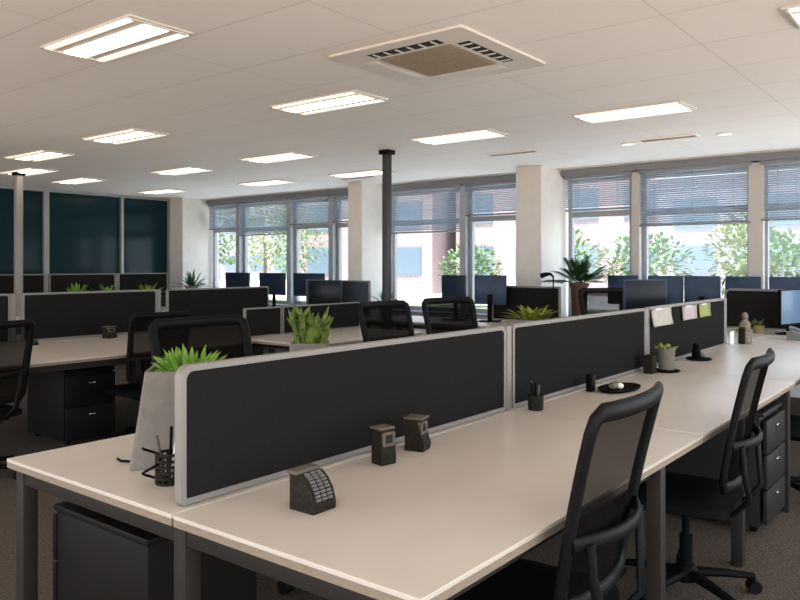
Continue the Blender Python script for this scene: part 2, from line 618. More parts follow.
# air conditioning cassette
t = thing('air_conditioner', 'square beige air conditioning cassette set in the ceiling', 'air conditioner', (3.60, 2.545, CZ))
PS, GS = .92, .485
mb = MB().ring(rrect(PS, PS, .02, n=3), rrect(GS + .02, GS + .02, .01, n=3), 'z', -.016, -.002)
mb.build('panel', M_panel, t)
MB().box((0, 0, -.006), (PS - .04, PS - .04, .006)).build('backing', M_dark, t)
g = MB()
g.box((0, 0, -.014), (GS, GS, .010), bevel=.002)
for k in range(24):
    g.box((0, -GS / 2 + .02 + k * .0193, -.020), (GS - .03, .006, .004))
g.build('grille', M_grille, t)
for k in range(4):
    an = k * PI / 2
    R = Matrix.Rotation(an, 3, 'Z')
    c = R @ Vector((-.325, 0, -.0165))
    sl = MB()
    sl.box(c, (.075, .48, .004), (0, 0, an), bevel=.001)
    so = sl.build('outlet_slot' if k < 2 else 'outlet_flap', M_dark if k < 2 else M_panel, t)
    if k > 1:
        continue
    for q in range(6):
        MB().box(R @ Vector((-.325, -.2 + q * .08, -.0195)), (.065, .014, .004), (0, 0, an)).build('vane', M_panel, so)

for i, (x, y, ly, lb) in enumerate([(7.16, 2.42, .55, 'dark linear ceiling slot between two small round downlights'),
                                    (7.09, 4.05, .60, 'dark linear ceiling slot in front of the first window column'),
                                    (7.75, 6.83, .60, 'dark linear ceiling slot in front of the second window column')]):
    t = thing('ceiling_vent', lb, 'vent', (x, y, CZ), 0, 'linear ceiling vents')
    MB().ring(rrect(.14, ly, .004, n=1), rrect(.10, ly - .04, .004, n=1), 'z', -.012, -.001).build('frame', M_white, t)
    v = MB().box((0, 0, -.004), (.10, ly - .04, .004))
    for q in range(3):
        v.box((-.03 + q * .03, 0, -.009), (.008, ly - .04, .006))
    v.build('louvre', M_grille, t)
for (x, y, lb) in [(7.25, 2.84, 'small round white downlight at the column end of the dark slot'),
                   (7.24, 1.93, 'small round white downlight at the far end of the dark slot')]:
    t = thing('downlight', lb, 'ceiling light', (x, y, CZ), 0, 'round downlights')
    MB().lathe([(.075, -.001), (.078, -.012), (.06, -.016), (.055, -.006)], n=24).build('bezel', M_white, t)
    MB().cyl((0, 0, -.012), (0, 0, -.008), .054, n=24).build('lens', M_lampdim, t)

# ceiling poles
t = thing('ceiling_pole', 'slim black square power pole standing from floor to ceiling', 'pole', (6.12, 4.99, 0))
MB().box((0, 0, CZ / 2), (.075, .075, CZ - .004), bevel=.008).build('shaft', M_poledark, t)
MB().box((0, 0, CZ - .025), (.125, .125, .045), bevel=.006).build('ceiling_cap', M_black, t)
MB().box((0, 0, .02), (.13, .13, .035), bevel=.006).build('foot', M_black, t)
t = thing('ceiling_pole', 'slim pale metal power pole with dark cap before the dark glass partition', 'pole', (4.62, 9.90, 0))
MB().box((0, 0, CZ / 2), (.085, .085, CZ - .004), bevel=.008).build('shaft', M_pole, t)
MB().box((0, 0, CZ - .025), (.13, .13, .045), bevel=.006).build('ceiling_cap', M_black, t)
MB().box((0, 0, .02), (.13, .13, .035), bevel=.006).build('foot', M_black, t)


# ------------------------------------------------------------------ desks
def bench(label, x0, x1, tops, frames, legw=.052, group=None, rails=True):
    """A desk of one or two worktops on square-tube frames. tops: list of (y0, y1)."""
    Y0 = min(t_[0] for t_ in tops)
    t = thing('bench_desk', label, 'desk', (x0, Y0, 0), 0, group)
    for (a, b) in tops:
        o = MB().box(((x1 - x0) / 2, (a + b) / 2 - Y0, DZ - .006), (x1 - x0 - .004, b - a, .012), bevel=.0015, seg=1).build('worktop', M_desk, t)
        MB().box(((x1 - x0) / 2, (a + b) / 2 - Y0, DZ - .0215), (x1 - x0 - .006, b - a - .002, .019)).build('edging', M_edge, o)
    zt = DZ - .031
    ys = sorted({v for t_ in tops for v in t_})
    lo, hi = ys[0] + .045, ys[-1] - .045
    mids = []
    if len(tops) == 2:
        mids = [(tops[0][1] + tops[1][0]) / 2]
    for fx in frames:
        fx -= x0
        for yy in [lo] + mids + [hi]:
            MB().box((fx, yy - Y0, zt / 2), (legw, legw, zt), bevel=.004).build('leg', M_leg, t)
        seq = [lo] + mids + [hi]
        for p, q in zip(seq, seq[1:]):
            MB().box((fx, (p + q) / 2 - Y0, zt - .028), (legw - .008, q - p - legw, .052), bevel=.003).build('cross_rail', M_leg, t)
    if rails and len(frames) > 1:
        for yy in (lo + .03, hi - .03):
            MB().box(((frames[0] + frames[-1]) / 2 - x0, yy - Y0, zt - .028), (frames[-1] - frames[0] - legw, .04, .05), bevel=.003).build('long_rail', M_leg, t)
    return t


NEAR, FAR = (.89, 1.705), (1.712, 2.65)
bench('pale bench desk closest to the camera, with a brown gadget on it', 1.195, 3.038, [NEAR, FAR], [1.245, 2.64], group='long bench')
bench('pale bench desk in the long run holding the dark flat tray', 3.042, 4.758, [NEAR, FAR], [3.72, 4.70], group='long bench')
bench('pale bench desk in the long run below the sticky notes', 4.762, 6.548, [NEAR, FAR], [5.5, 6.4], group='long bench')
bench('pale bench desk at the window end of the long run, holding the silver telephone', 6.552, 8.30, [NEAR, FAR], [7.6, 8.15], group='long bench')


def desk_screen(label, x0, y0, length, z1, rz=0.0, z0=DZ + .004, fab=None, rad=.035, trim=.017, post=False, group='fabric desk screens', frm=None):
    """Upholstered divider standing on a desk: local x along its length."""
    t = thing('desk_screen', label, 'desk screen', (x0, y0, z0), rz, group)
    h = z1 - z0
    O = rrect(length, h, [.012, .012, rad, rad], length / 2, h / 2)
    I = rrect(length - 2 * trim, h - 2 * trim, [.006, .006, rad * .7, rad * .7], length / 2, h / 2)
    MB().ring(O, I, 'y', -.015, .015).build('frame', frm or M_alu, t)
    MB().prism(rrect(length - 2 * trim + .001, h - 2 * trim + .001, [.006, .006, rad * .7, rad * .7], length / 2, h / 2), 'y', -.0125, .0125).build('panel', fab or M_fabric, t)
    if post:
        MB().box((length + .025, 0, h / 2), (.042, .036, h - .004), bevel=.004).build('post', M_alu, t)
    return t


SY = 1.75
desk_screen('long charcoal screen with rounded corner at the near end of the long bench', 1.245, SY, 1.735, 1.115, post=True)
desk_screen('charcoal screen at the middle of the long bench, between two pale posts', 3.042, SY, 1.67, 1.118, rad=.02, post=True)
desk_screen('charcoal screen bearing the cream, pink and lime sticky notes', 4.768, SY, 1.73, 1.120, rad=.02, post=True)
desk_screen('short rounded charcoal screen across the window end of the long bench', 8.27, 1.28, .93, 1.148, rz=PI / 2, rad=.05, trim=.022, frm=M_aludark)


def pedestal(label, loc, rz, w_, d_, h_, nd, m, group=None):
    """Under-desk drawer unit, front facing local -y."""
    t = thing('drawer_pedestal', label, 'drawer unit', loc, rz, group)
    MB().box((0, .01, h_ / 2 + .02), (w_, d_ - .02, h_ - .04), bevel=.005).build('body', m, t)
    MB().box((0, 0, h_ - .011), (w_ + .004, d_ + .002, .022), bevel=.004).build('top', m, t)
    fh = (h_ - .09) / nd
    for k in range(nd):
        z = .055 + fh * (k + .5)
        f = MB().box((0, -d_ / 2 - .006, z), (w_ - .006, .02, fh - .008), bevel=.003).build('drawer', m, t)
        MB().box((0, -d_ / 2 - .022, z + fh * .22), (.05, .014, .014), bevel=.004).build('handle', M_chrome, f)
    for sx in (-1, 1):
        for sy in (-1, 1):
            c = MB()
            c.cyl((sx * (w_ / 2 - .05) - .01, sy * (d_ / 2 - .06), .021), (sx * (w_ / 2 - .05) + .01, sy * (d_ / 2 - .06), .021), .02, n=14)
            c.box((sx * (w_ / 2 - .05), sy * (d_ / 2 - .06), .036), (.03, .03, .012))
            c.build('caster', M_black, t)
    return t


pedestal('dark drawer unit under the near end of the bench below the pale planter', (1.50, 2.235, 0), PI, .42, .55, .58, 3, M_ped)
pedestal('grey three drawer unit under the bench behind the second black chair', (4.40, 1.28, 0), 0, .42, .70, .63, 3, M_pedg)
pedestal('dark two drawer unit with bright handles under the second desk row', (3.15, 5.86, 0), 0, .41, .60, .575, 2, M_ped)

# second desk row
bench('deep pale desk of the second row with the dark drawer unit under it', 1.60, 4.40, [(5.10, 6.495), (6.505, 7.30)], [1.66, 4.3])
bench('pale desk continuing the second row towards the windows', 4.404, 5.85, [(5.80, 6.495), (6.505, 7.30)], [4.7, 5.6])
desk_screen('charcoal screen on the second row, cut off at the edge of the picture', 1.62, 6.5, 1.34, 1.15, rad=.02, post=True)
desk_screen('wide charcoal screen on the second row behind the two drawer unit', 3.06, 6.5, 1.31, 1.15, rad=.02, post=True)
desk_screen('charcoal screen on the second row behind the tilting black chair and planter', 4.49, 6.5, 1.34, 1.15, rad=.02)

# small cluster before the black pole
bench('pale desk of the low cluster standing beside the black pole', 4.45, 6.02, [(4.45, 5.295), (5.305, 5.78)], [4.65, 5.8])
desk_screen('short low charcoal screen next to the bushy green cactus planter', 4.47, 5.30, .44, 1.00, rad=.01, trim=.012)
desk_screen('long low charcoal screen ending at the black pole', 4.93, 5.30, 1.10, 1.00, rad=.01, trim=.012)

# far row of tall screens before the glass partition
bench('pale desk of the far row below the dark glass partition', 2.6, 5.0, [(9.35, 10.09), (10.11, 10.85)], [2.9, 4.6])
bench('pale desk of the far row closest to the corner column', 5.004, 7.0, [(9.35, 10.09), (10.11, 10.85)], [5.3, 6.7])
for k, (x0, L_, lb) in enumerate([(2.62, 1.18, 'tall dark screen of the far row, first from the edge of the picture'),
                                  (3.86, 1.20, 'tall dark screen of the far row behind the pale pole'),
                                  (5.12, .98, 'tall dark screen of the far row with low green plants before it'),
                                  (6.15, .84, 'tall dark screen of the far row closest to the corner column')]):
    desk_screen(lb, x0, 10.10, L_, 1.27, rad=.015, post=(k < 3))

# window side desks
bench('pale window desk between the black pole and the first column', 7.0, 7.84, [(3.78, 6.15)], [7.1, 7.74])
bench('pale window counter desk behind the second column', 7.55, 8.15, [(7.55, 11.2)], [7.65, 8.05])
bench('narrow pale counter along the windows past the long bench', 8.36, 8.66, [(-.6, 4.2)], [8.41, 8.61], legw=.04)
bench('pale desk behind the blue grey screen near the second column', 6.6, 7.42, [(6.25, 7.45)], [6.7, 7.3])
desk_screen('short charcoal screen with pale edge in front of the first window column', 7.80, 3.84, .89, 1.147, rz=PI / 2, rad=.012, trim=.020)
desk_screen('blue grey glossy screen with dark frame behind the low cluster', 7.36, 6.28, 1.14, 1.19, rz=PI / 2, rad=.012, trim=.018, fab=M_fabricb, frm=M_aludark)


# ------------------------------------------------------------------ task chairs
def make_chair(label, loc, rz):
    """Mesh-back task chair; the sitter looks along local +y, origin on the floor under the column."""
    t = thing('task_chair', label, 'chair', loc, rz, 'black mesh task chairs')
    # five-star base
    hub = MB()
    hub.lathe([(.03, .055), (.05, .06), (.05, .10), (.034, .125)], n=18)
    for k in range(5):
        a_ = 2 * PI * k / 5 + .3
        c_, s_ = math.cos(a_), math.sin(a_)
        hub.tube([(c_ * .03, s_ * .03, .092), (c_ * .15, s_ * .15, .086), (c_ * .29, s_ * .29, .070)], [.020, .018, .013], [.030, .024, .018], n=8, side=(0, 0, 1))
    hub.build('base', M_black, t)
    for k in range(5):
        a_ = 2 * PI * k / 5 + .3
        c_, s_ = math.cos(a_), math.sin(a_)
        cs = MB()
        for q in (-1, 1):
            p = Vector((c_ * .29 - s_ * q * .014, s_ * .29 + c_ * q * .014, .027))
            d = Vector((-s_, c_, 0)) * .009
            cs.cyl(p - d, p + d, .027, n=16)
        cs.cyl((c_ * .29, s_ * .29, .027), (c_ * .29, s_ * .29, .075), .008, n=8)
        cs.build('caster', M_blacks, t)
    gl = MB()
    gl.cyl((0, 0, .10), (0, 0, .25), .027, n=16)
    gl.cyl((0, 0, .25), (0, 0, .37), .016, n=16)
    gl.build('gas_column', M_black, t)
    mc = MB()
    mc.box((0, -.03, .375), (.20, .24, .045), bevel=.012)
    mc.tube([(.09, .03, .375), (.19, .04, .37), (.24, .04, .365)], .006, n=8)
    mc.build('mechanism', M_black, t)
    # seat cushion, waterfall front
    st = bmesh.new()
    n1, n2 = 14, 14
    grid = {}
    for lay in (0, 1):
        for i in range(n1 + 1):
            for j in range(n2 + 1):
                u, v = i / n1 * 2 - 1, j / n2 * 2 - 1
                r = (abs(u) ** 5 + abs(v) ** 5) ** .2
                m_ = max(abs(u), abs(v))
                sc = m_ / r if r > 0 else 1
                x, y = u * sc * .245, v * sc * .235 + .03
                edge = max(0, 1 - m_ ** 4)
                if lay:
                    z = .425 + .035 * edge - .02 * max(0, v) ** 3 + .008 * abs(u) ** 2
                else:
                    z = .405 - .012 * edge - .015 * max(0, v) ** 3
                grid[lay, i, j] = st.verts.new((x, y, z))
    for lay in (0, 1):
        for i in range(n1):
            for j in range(n2):
                q = [grid[lay, i, j], grid[lay, i + 1, j], grid[lay, i + 1, j + 1], grid[lay, i, j + 1]]
                st.faces.new(q if lay else list(reversed(q)))
    rim = [(i, 0) for i in range(n1)] + [(n1, j) for j in range(n2)] + [(i, n2) for i in range(n1, 0, -1)] + [(0, j) for j in range(n2, 0, -1)]
    for (p, q) in zip(rim, rim[1:] + rim[:1]):
        st.faces.new((grid[(0,) + p], grid[(0,) + q], grid[(1,) + q], grid[(1,) + p]))
    mb_ = MB()
    mb_._add(st)
    mb_.build('seat', M_seat, t, angle=60)
    # backrest: leaning, bowed frame with taut net

    def back(u, z, off=0.0):
        """u in -1..1 across, z height: point on the bowed and leaning back surface."""
        tt = (z - .50) / .53
        hw = .212 + .024 * tt
        y = -.215 - .075 * tt - .035 * tt * tt + .035 * u * u - off
        return Vector((u * hw, y, z))
    loop = []
    zb_, zt_ = .52, 1.015
    for k in range(9):
        loop.append(back(-.92 + 1.84 * k / 8, zb_))
    loop += [back(.985, zb_ + .03)]
    for k in range(9):
        loop.append(back(1, zb_ + .07 + (zt_ - .12 - zb_) * k / 8))
    loop += [back(.97, zt_ - .014)]
    for k in range(9):
        loop.append(back(.88 - 1.76 * k / 8, zt_))
    loop += [back(-.97, zt_ - .014)]
    for k in range(9):
        loop.append(back(-1, zt_ - .05 - (zt_ - .12 - zb_) * k / 8))
    loop += [back(-.985, zb_ + .03)]
    MB().tube(loop, .014, .024, n=10, side=(0, 1, 0), closed=True).build('back_frame', M_blacks, t, angle=70)
    nb = bmesh.new()
    nx, nz = 10, 10
    V = [[nb.verts.new(back(-.97 + 1.94 * i / nx, zb_ + (zt_ - zb_) * j / nz)) for i in range(nx + 1)] for j in range(nz + 1)]
    for j in range(nz):
        for i in range(nx):
            nb.faces.new((V[j][i], V[j][i + 1], V[j + 1][i + 1], V[j + 1][i]))
    m2 = MB()
    m2._add(nb)
    m2.build('back_net', M_net, t)
    # lumbar bar bowing out behind, and the U-shaped carrier down to the seat
    lum = [back(-1 + 2 * k / 12, .690, .010 + .028 * (1 - (-1 + 2 * k / 12) ** 2)) for k in range(13)]
    MB().tube(lum, .020, .010, n=10, side=(0, 0, 1)).build('lumbar_bar', M_blacks, t, angle=70)
    car = MB()
    for s in (-1, 1):
        car.tube([back(s * .80, .690, .026), back(s * .78, .60, .045), Vector((s * .135, -.27, .47)), Vector((s * .10, -.21, .40)), Vector((s * .08, -.09, .375))],
                 .020, .011, n=10, side=(1, 0, 0))
    car.build('carrier', M_blacks, t, angle=70)
    return t


chair0 = make_chair('black mesh chair at the near bench, its back tallest in the picture', (1.925, 1.045, 0), math.radians(2))
chair0.scale = (1.02,) * 3
dup(chair0, (3.27, 1.03, 0), math.radians(4), 'black mesh chair at the long bench beside the grey three drawer unit')
dup(chair0, (5.05, 1.02, 0), math.radians(-8), 'black mesh chair past the grey three drawer unit, mostly out of frame')
dup(chair0, (2.16, 5.22, 0), 0, 'black mesh chair at the second row, cut by the edge of the picture')
dup(chair0, (3.40, 5.22, 0), math.radians(-6), 'black mesh chair at the second row beside the two drawer unit')
dup(chair0, (2.24, 2.68, 0), PI - .05, 'black mesh chair behind the pale planter with spiky leaves', scale=1.10)
dup(chair0, (4.03, 3.0, 0), PI, 'black mesh chair below the black ceiling pole, across the bench', scale=1.10)
dup(chair0, (4.74, 3.0, 0), PI - .2, 'black mesh chair beyond the bench by the post between two screens', scale=1.10)
dup(chair0, (6.98, 2.80, 0), PI - .6, 'black mesh chair beyond the bench below the big potted palm', scale=1.12)


for o in list(COL.objects):
    if o.name.startswith('back_net') and o.parent and o.parent.rotation_euler.z > 1.5:
        o.material_slots[0].link = 'OBJECT'        # the chairs across the bench take a less see-through net
        o.material_slots[0].material = M_netd

# ------------------------------------------------------------------ plants
def frustum(b, w0, d0, w1, d1, z0, z1, wall, mi=0):
    """Hollow tapered square pot with rounded corners."""
    n = 4
    ob, ot = rrect(w0, d0, .012, n=n), rrect(w1, d1, .010, n=n)
    it, ib = rrect(w1 - 2 * wall, d1 - 2 * wall, .007, n=n), rrect(w1 - 2 * wall, d1 - 2 * wall, .007, n=n)
    bm = bmesh.new()
    R = [[bm.verts.new((x, y, z)) for x, y in ring] for ring, z in ((ob, z0), (ot, z1), (it, z1), (ib, z1 - .05))]
    k = len(ob)
    for A, B in zip(R, R[1:]):
        for i in range(k):
            bm.faces.new((A[i], A[(i + 1) % k], B[(i + 1) % k], B[i]))
    bm.faces.new(list(reversed(R[0])))
    bm.faces.new(R[-1])
    bmesh.ops.recalc_face_normals(bm, faces=bm.faces)
    b._add(bm, None, mi)


def planter(label, loc, rz, w0, w1, h, kind, m_leaf, hl):
    t = thing('potted_plant', label, 'plant', loc, rz, 'desk planters')
    p = MB()
    frustum(p, w0, w0, w1, w1, 0, h, .012)
    p.build('planter', M_planter, t)
    MB().box((0, 0, h - .03), (w1 - .03, w1 - .03, .02), bevel=.004).build('soil', M_soil, t)
    f = MB()
    rnd = random.Random(hash(kind) % 1000 if False else len(label))
    if kind == 'spiky':
        for k in range(64):
            a_ = rnd.uniform(0, 2 * PI)
            el = rnd.uniform(.35, 1.4)
            d = (math.cos(a_) * math.cos(el), math.sin(a_) * math.cos(el), math.sin(el))
            r0 = rnd.uniform(0, w1 * .30)
            f.blade((math.cos(a_) * r0, math.sin(a_) * r0, h - .025), d, hl * rnd.uniform(.6, 1.0), .011, .15, 5, thick=.5)
    elif kind == 'cactus':
        for k in range(46):
            a_ = rnd.uniform(0, 2 * PI)
            r0 = w1 * .36 * math.sqrt(rnd.random())
            el = rnd.uniform(1.15, 1.52)
            d = (math.cos(a_) * math.cos(el), math.sin(a_) * math.cos(el), math.sin(el))
            L_ = hl * rnd.uniform(.4, 1.0) * (1.15 - r0 / w1)
            f.blade((math.cos(a_) * r0, math.sin(a_) * r0, h - .03), d, L_, .017, .02, 6, thick=.8)
            for q in range(3):
                a2 = rnd.uniform(0, 2 * PI)
                z = L_ * rnd.uniform(.3, .8)
                f.blade(Vector((math.cos(a_) * r0, math.sin(a_) * r0, h - .03)) + Vector(d) * z,
                        (math.cos(a2) * .6, math.sin(a2) * .6, .8), L_ * .34, .012, .0, 5, thick=.7)
    else:
        for k in range(80):
            a_ = rnd.uniform(0, 2 * PI)
            el = rnd.uniform(.25, 1.3)
            d = (math.cos(a_) * math.cos(el), math.sin(a_) * math.cos(el), math.sin(el))
            r0 = rnd.uniform(0, w1 * .28)
            f.blade((math.cos(a_) * r0, math.sin(a_) * r0, h - .025), d, hl * rnd.uniform(.55, 1.05), .012, .35, 6)
    f.build('foliage', m_leaf, t, angle=180)
    return t


planter('tall pale tapered planter with spiky bright green leaves at the bench end', (1.605, 2.19, DZ), math.radians(48), .34, .26, .31, 'spiky', M_leaf, .13)
planter('pale planter with a bushy cactus like plant behind the long screen', (2.24, 2.24, DZ), math.radians(40), .21, .15, .34, 'cactus', M_leafd, .20)
planter('pale planter with a fine yellow green plant behind the screens post', (4.13, 2.22, DZ), math.radians(5), .25, .22, .33, 'fern', M_leafy, .20)

# palm in terracotta pot
t = thing('potted_palm', 'large dark green potted palm in terracotta pot before the windows', 'plant', (7.60, 3.60, 0))
t.location = (8.20, 3.80, 0)
MB().lathe([(.10, .0), (.12, .02), (.11, .66), (.125, .68), (.13, .70)], n=24).build('stand', M_ped, t)
MB().lathe([(.075, .70), (.085, .72), (.095, 1.13), (.11, 1.14), (.112, 1.18), (.095, 1.18), (.09, 1.15)], n=24).build('pot', M_terra, t)
MB().cyl((0, 0, 1.145), (0, 0, 1.16), .09, n=20).build('soil', M_soil, t)
f = MB()
rnd = random.Random(3)
for k in range(30):
    a_ = rnd.uniform(0, 2 * PI)
    el = rnd.uniform(.2, 1.5)
    L_ = rnd.uniform(.20, .36)
    d = Vector((math.cos(a_) * math.cos(el), math.sin(a_) * math.cos(el), math.sin(el)))
    b0 = Vector((math.cos(a_) * .03, math.sin(a_) * .03, 1.17))
    f.tube([b0, b0 + d * L_ * .5, b0 + d * L_ * .9 - Vector((0, 0, .04))], .004, n=5)
    for q in range(9):
        tt = .3 + .7 * q / 8
        p = b0 + d * L_ * tt - Vector((0, 0, .05 * tt * tt))
        sd = d.cross(Vector((0, 0, 1))).normalized()
        for s in (-1, 1):
            f.blade(p, sd * s * .8 + d * .8, .13, .016, .35, 3)
f.build('fronds', M_palm, t, angle=180)

# ------------------------------------------------------------------ small things on the long bench
t = thing('desk_gadget', 'small brown block with curved ribbed front and taupe lid on the near desk', 'gadget', (1.465, 1.455, DZ), 0)
prof = [(.045, 0), (-.045, 0), (-.048, .012), (-.046, .03), (-.036, .058), (-.018, .082), (.004, .098), (.045, .098)]
MB().prism(prof, 'x', -.042, .042).build('body', M_gadget, t)
fp = MB()
for (y0, z0), (y1, z1) in zip(prof[3:6], prof[4:7]):
    for q in range(3):
        u = (q + .5) / 3
        an = math.atan2(z1 - z0, y1 - y0)
        for c in range(3):
            fp.box((-.022 + c * .022, y0 + (y1 - y0) * u, z0 + (z1 - z0) * u), (.017, .0075, .007), (an, 0, 0), bevel=.0015)
fp.build('keypad', M_keys, t)
MB().box((-.004, .030, .102), (.094, .04, .010), bevel=.003).build('lid', M_gadgetl, t)
MB().box((.046, -.020, .028), (.006, .03, .04), bevel=.002).build('side_clip', M_black, t)


def holder(label, loc, rz, w_, d_, h_, lean):
    t = thing('desk_holder', label, 'holder', loc, rz, 'dark desk holders')
    pr = [(d_ / 2, 0), (-d_ / 2, 0), (-d_ / 2 - lean * .2, h_ * .2), (-d_ / 2 + lean * .4, h_ * .62), (-d_ / 2 + lean, h_), (d_ / 2, h_)]
    MB().prism(pr, 'x', -w_ / 2, w_ / 2).build('body', M_gadget, t)
    MB().ring(rrect(w_ * .86, h_ * .40, .004, 0, h_ * .73), rrect(w_ * .5, h_ * .24, .003, 0, h_ * .73), 'y', -d_ / 2 + lean * .5 - .006, -d_ / 2 + lean + .004).build('bezel', M_gadgetl, t)
    MB().box((0, -d_ / 2 + lean * .75, h_ * .73), (w_ * .52, .01, h_ * .25)).build('opening', M_dark, t)
    MB().box((-.004, .002, h_ + .004), (w_ + .003, d_ + .002, .008), bevel=.002).build('cap', M_gadgetl, t)
    return t


holder('dark upright holder with square opening, closer to the curved brown gadget', (1.945, 1.60, DZ), math.radians(-12), .060, .055, .116, .008)
holder('dark slanted holder with flat cap beside the upright square holed one', (2.165, 1.625, DZ), math.radians(15), .068, .07, .112, .026)

t = thing('pen_cup', 'small dark pen cup by the post between the first two screens', 'pen holder', (3.09, 1.645, DZ))
MB().lathe([(.030, 0), (.035, .003), (.037, .07), (.033, .07), (.031, .012)], n=20).build('cup', M_gadget, t)
for k, (dx, dy, hh) in enumerate([(-.016, .006, .125), (.006, -.01, .115), (.017, .010, .12), (-.004, .014, .13)]):
    MB().cyl((dx * .6, dy * .6, .008), (dx * 1.35, dy * 1.35, hh), .0048, n=8).build('pen', M_black if k % 2 == 0 else M_gadgetl, t)

t = thing('desk_tray', 'dark flat oval tray holding pale pebbles on the second desk', 'tray', (3.87, 1.565, DZ), 0)
MB().lathe([(.10, 0), (.125, .004), (.135, .014), (.128, .014), (.11, .007)], n=28).build('dish', M_black, t)
t.scale = (1.35, .70, 1)
for k, (dx, dy, r, m_) in enumerate([(-.06, .01, .028, M_stone), (-.025, -.02, .022, M_cream), (-.01, .03, .024, M_gadget)]):
    tag(MB().sphere((0, 0, 0), r, (1, .85, .75), 12).build('pebble', m_), ['mottled pebble at the holder end of the dark oval tray',
        'cream pebble at the rim of the dark oval tray', 'dark brown pebble at the middle of the dark oval tray'][k], 'pebble', 'pebbles on the tray').location = (3.87 + dx * 1.1, 1.565 + dy * .7, DZ + .0075 + r * .75)
t = thing('desk_holder', 'small black upright block standing behind the dark oval tray', 'holder', (3.72, 1.66, DZ), 0, 'dark desk holders')
MB().box((0, 0, .045), (.05, .035, .09), bevel=.006).build('body', M_black, t)
MB().box((0, -.015, .055), (.034, .012, .05), bevel=.003).build('face', M_gadget, t)

t = thing('succulent_pot', 'small pale pot with yellow green succulent below the cream note', 'plant', (4.70, 1.60, DZ))
MB().lathe([(.055, 0), (.078, .004), (.082, .012), (.05, .012)], n=22).build('saucer', M_black, t)
MB().lathe([(.042, .012), (.048, .016), (.052, .145), (.047, .148), (.045, .125)], n=22).build('pot', M_planter, t)
f = MB()
for k in range(26):
    a_ = rnd.uniform(0, 2 * PI)
    el = rnd.uniform(.1, 1.4)
    f.blade((math.cos(a_) * .02, math.sin(a_) * .02, .13), (math.cos(a_) * math.cos(el), math.sin(a_) * math.cos(el), math.sin(el)), rnd.uniform(.04, .07), .010, .1, 4, thick=.5)
f.build('foliage', M_leafy, t, angle=180)
t = thing('pencil_box', 'dark open box leaning by the small pale succulent pot', 'holder', (4.57, 1.655, DZ))
MB().ring(rrect(.075, .06, .006), rrect(.065, .05, .004), 'z', 0, .11).build('wall', M_gadget, t)
MB().box((0, 0, .004), (.066, .052, .008)).build('bottom', M_black, t)

t = thing('desk_stand', 'round black stand with a dark knob below the pink note', 'stand', (5.42, 1.62, DZ))
MB().lathe([(.07, 0), (.085, .005), (.085, .014), (.07, .018), (.02, .022)], n=26).build('base', M_black, t)
MB().lathe([(.022, .018), (.030, .03), (.030, .07), (.020, .085), (.026, .10), (.018, .115)], (-.02, .01, 0), n=18).build('knob', M_black, t)
MB().sphere((.012, -.02, .032), .022, (1, 1, .8)).build('cap', M_stone, t)


def note(label, x, z, w_, h_, m_, curl):
    t = thing('sticky_note', label, 'note', (x, SY - .0165, z), 0, 'notes on the third screen')
    bm = bmesh.new()
    n = 6
    rows = []
    for i in range(n + 1):
        u = i / n
        off = -curl * (1 - u) ** 2 - .006
        rows.append([bm.verts.new((-w_ / 2 + w_ * j / 4 + .006 * math.sin(3 * u + j), off - .004 * math.sin(j * 2.1 + curl * 99), -h_ / 2 + h_ * u)) for j in range(5)])
    for A, B in zip(rows, rows[1:]):
        for j in range(4):
            bm.faces.new((A[j], A[j + 1], B[j + 1], B[j]))
    ext = bmesh.ops.solidify(bm, geom=bm.faces[:], thickness=.0015)
    m3 = MB()
    m3._add(bm)
    m3.build('sheet', m_, t, angle=180)
    MB().box((0, -.004, h_ / 2 - .006), (w_ * .5, .005, .010), bevel=.001).build('tape', M_paper, t)
    return t


note('crumpled cream note at the near end of the third screen', 4.98, 1.05, .40, .115, M_cream, .02)
note('pinkish white note pinned high on the third screen', 5.56, 1.05, .34, .10, M_pink, .008)
note('lime green note pinned high on the third screen', 5.92, 1.05, .30, .10, M_lime, .008)

t = holder('small dark holder on the second row desk, above the two drawer unit', (3.74, 6.28, DZ), math.radians(20), .11, .07, .10, .03)
t = holder('tiny dark holder on the second row desk by the chair back', (3.02, 6.22, DZ), math.radians(10), .07, .05, .04, .01)

# objects at the window end of the bench
t = thing('figurine', 'slender mottled stone figurine standing before the short rounded screen', 'figurine', (6.78, 1.65, DZ))
MB().lathe([(.05, 0), (.055, .01), (.052, .10), (.04, .13), (.045, .16), (.03, .19), (.018, .20), (.026, .225), (.022, .25), (.006, .262)], n=16).build('body', M_stone, t)
MB().box((-.045, .01, .07), (.05, .05, .14), bevel=.008).build('plinth', M_gadget, t)
t = thing('card_stand', 'small white upright card at the end of the third screen', 'card', (6.63, 1.715, DZ), math.radians(-20))
MB().box((0, 0, .055), (.05, .006, .11), bevel=.001).build('card', M_paper, t)
MB().box((0, .012, .006), (.05, .04, .012), bevel=.002).build('foot', M_white, t)
t = thing('small_bowl', 'small ochre bowl on the desk near the blue lit monitor', 'bowl', (7.75, 1.90, DZ))
MB().lathe([(.035, 0), (.05, .006), (.08, .05), (.076, .05), (.05, .012)], n=22).build('bowl', M_gold, t)
t = thing('succulent_pot', 'small dark green succulent beside the base of the blue lit monitor', 'plant', (7.92, 1.80, DZ))
MB().lathe([(.04, 0), (.045, .003), (.05, .075), (.045, .075), (.042, .06)], n=18).build('pot', M_gold, t)
f = MB()
for k in range(22):
    a_ = rnd.uniform(0, 2 * PI)
    el = rnd.uniform(.3, 1.4)
    f.blade((math.cos(a_) * .015, math.sin(a_) * .015, .062), (math.cos(a_) * math.cos(el), math.sin(a_) * math.cos(el), math.sin(el)), rnd.uniform(.06, .10), .011, .1, 4, thick=.5)
f.build('foliage', M_leafd, t, angle=180)

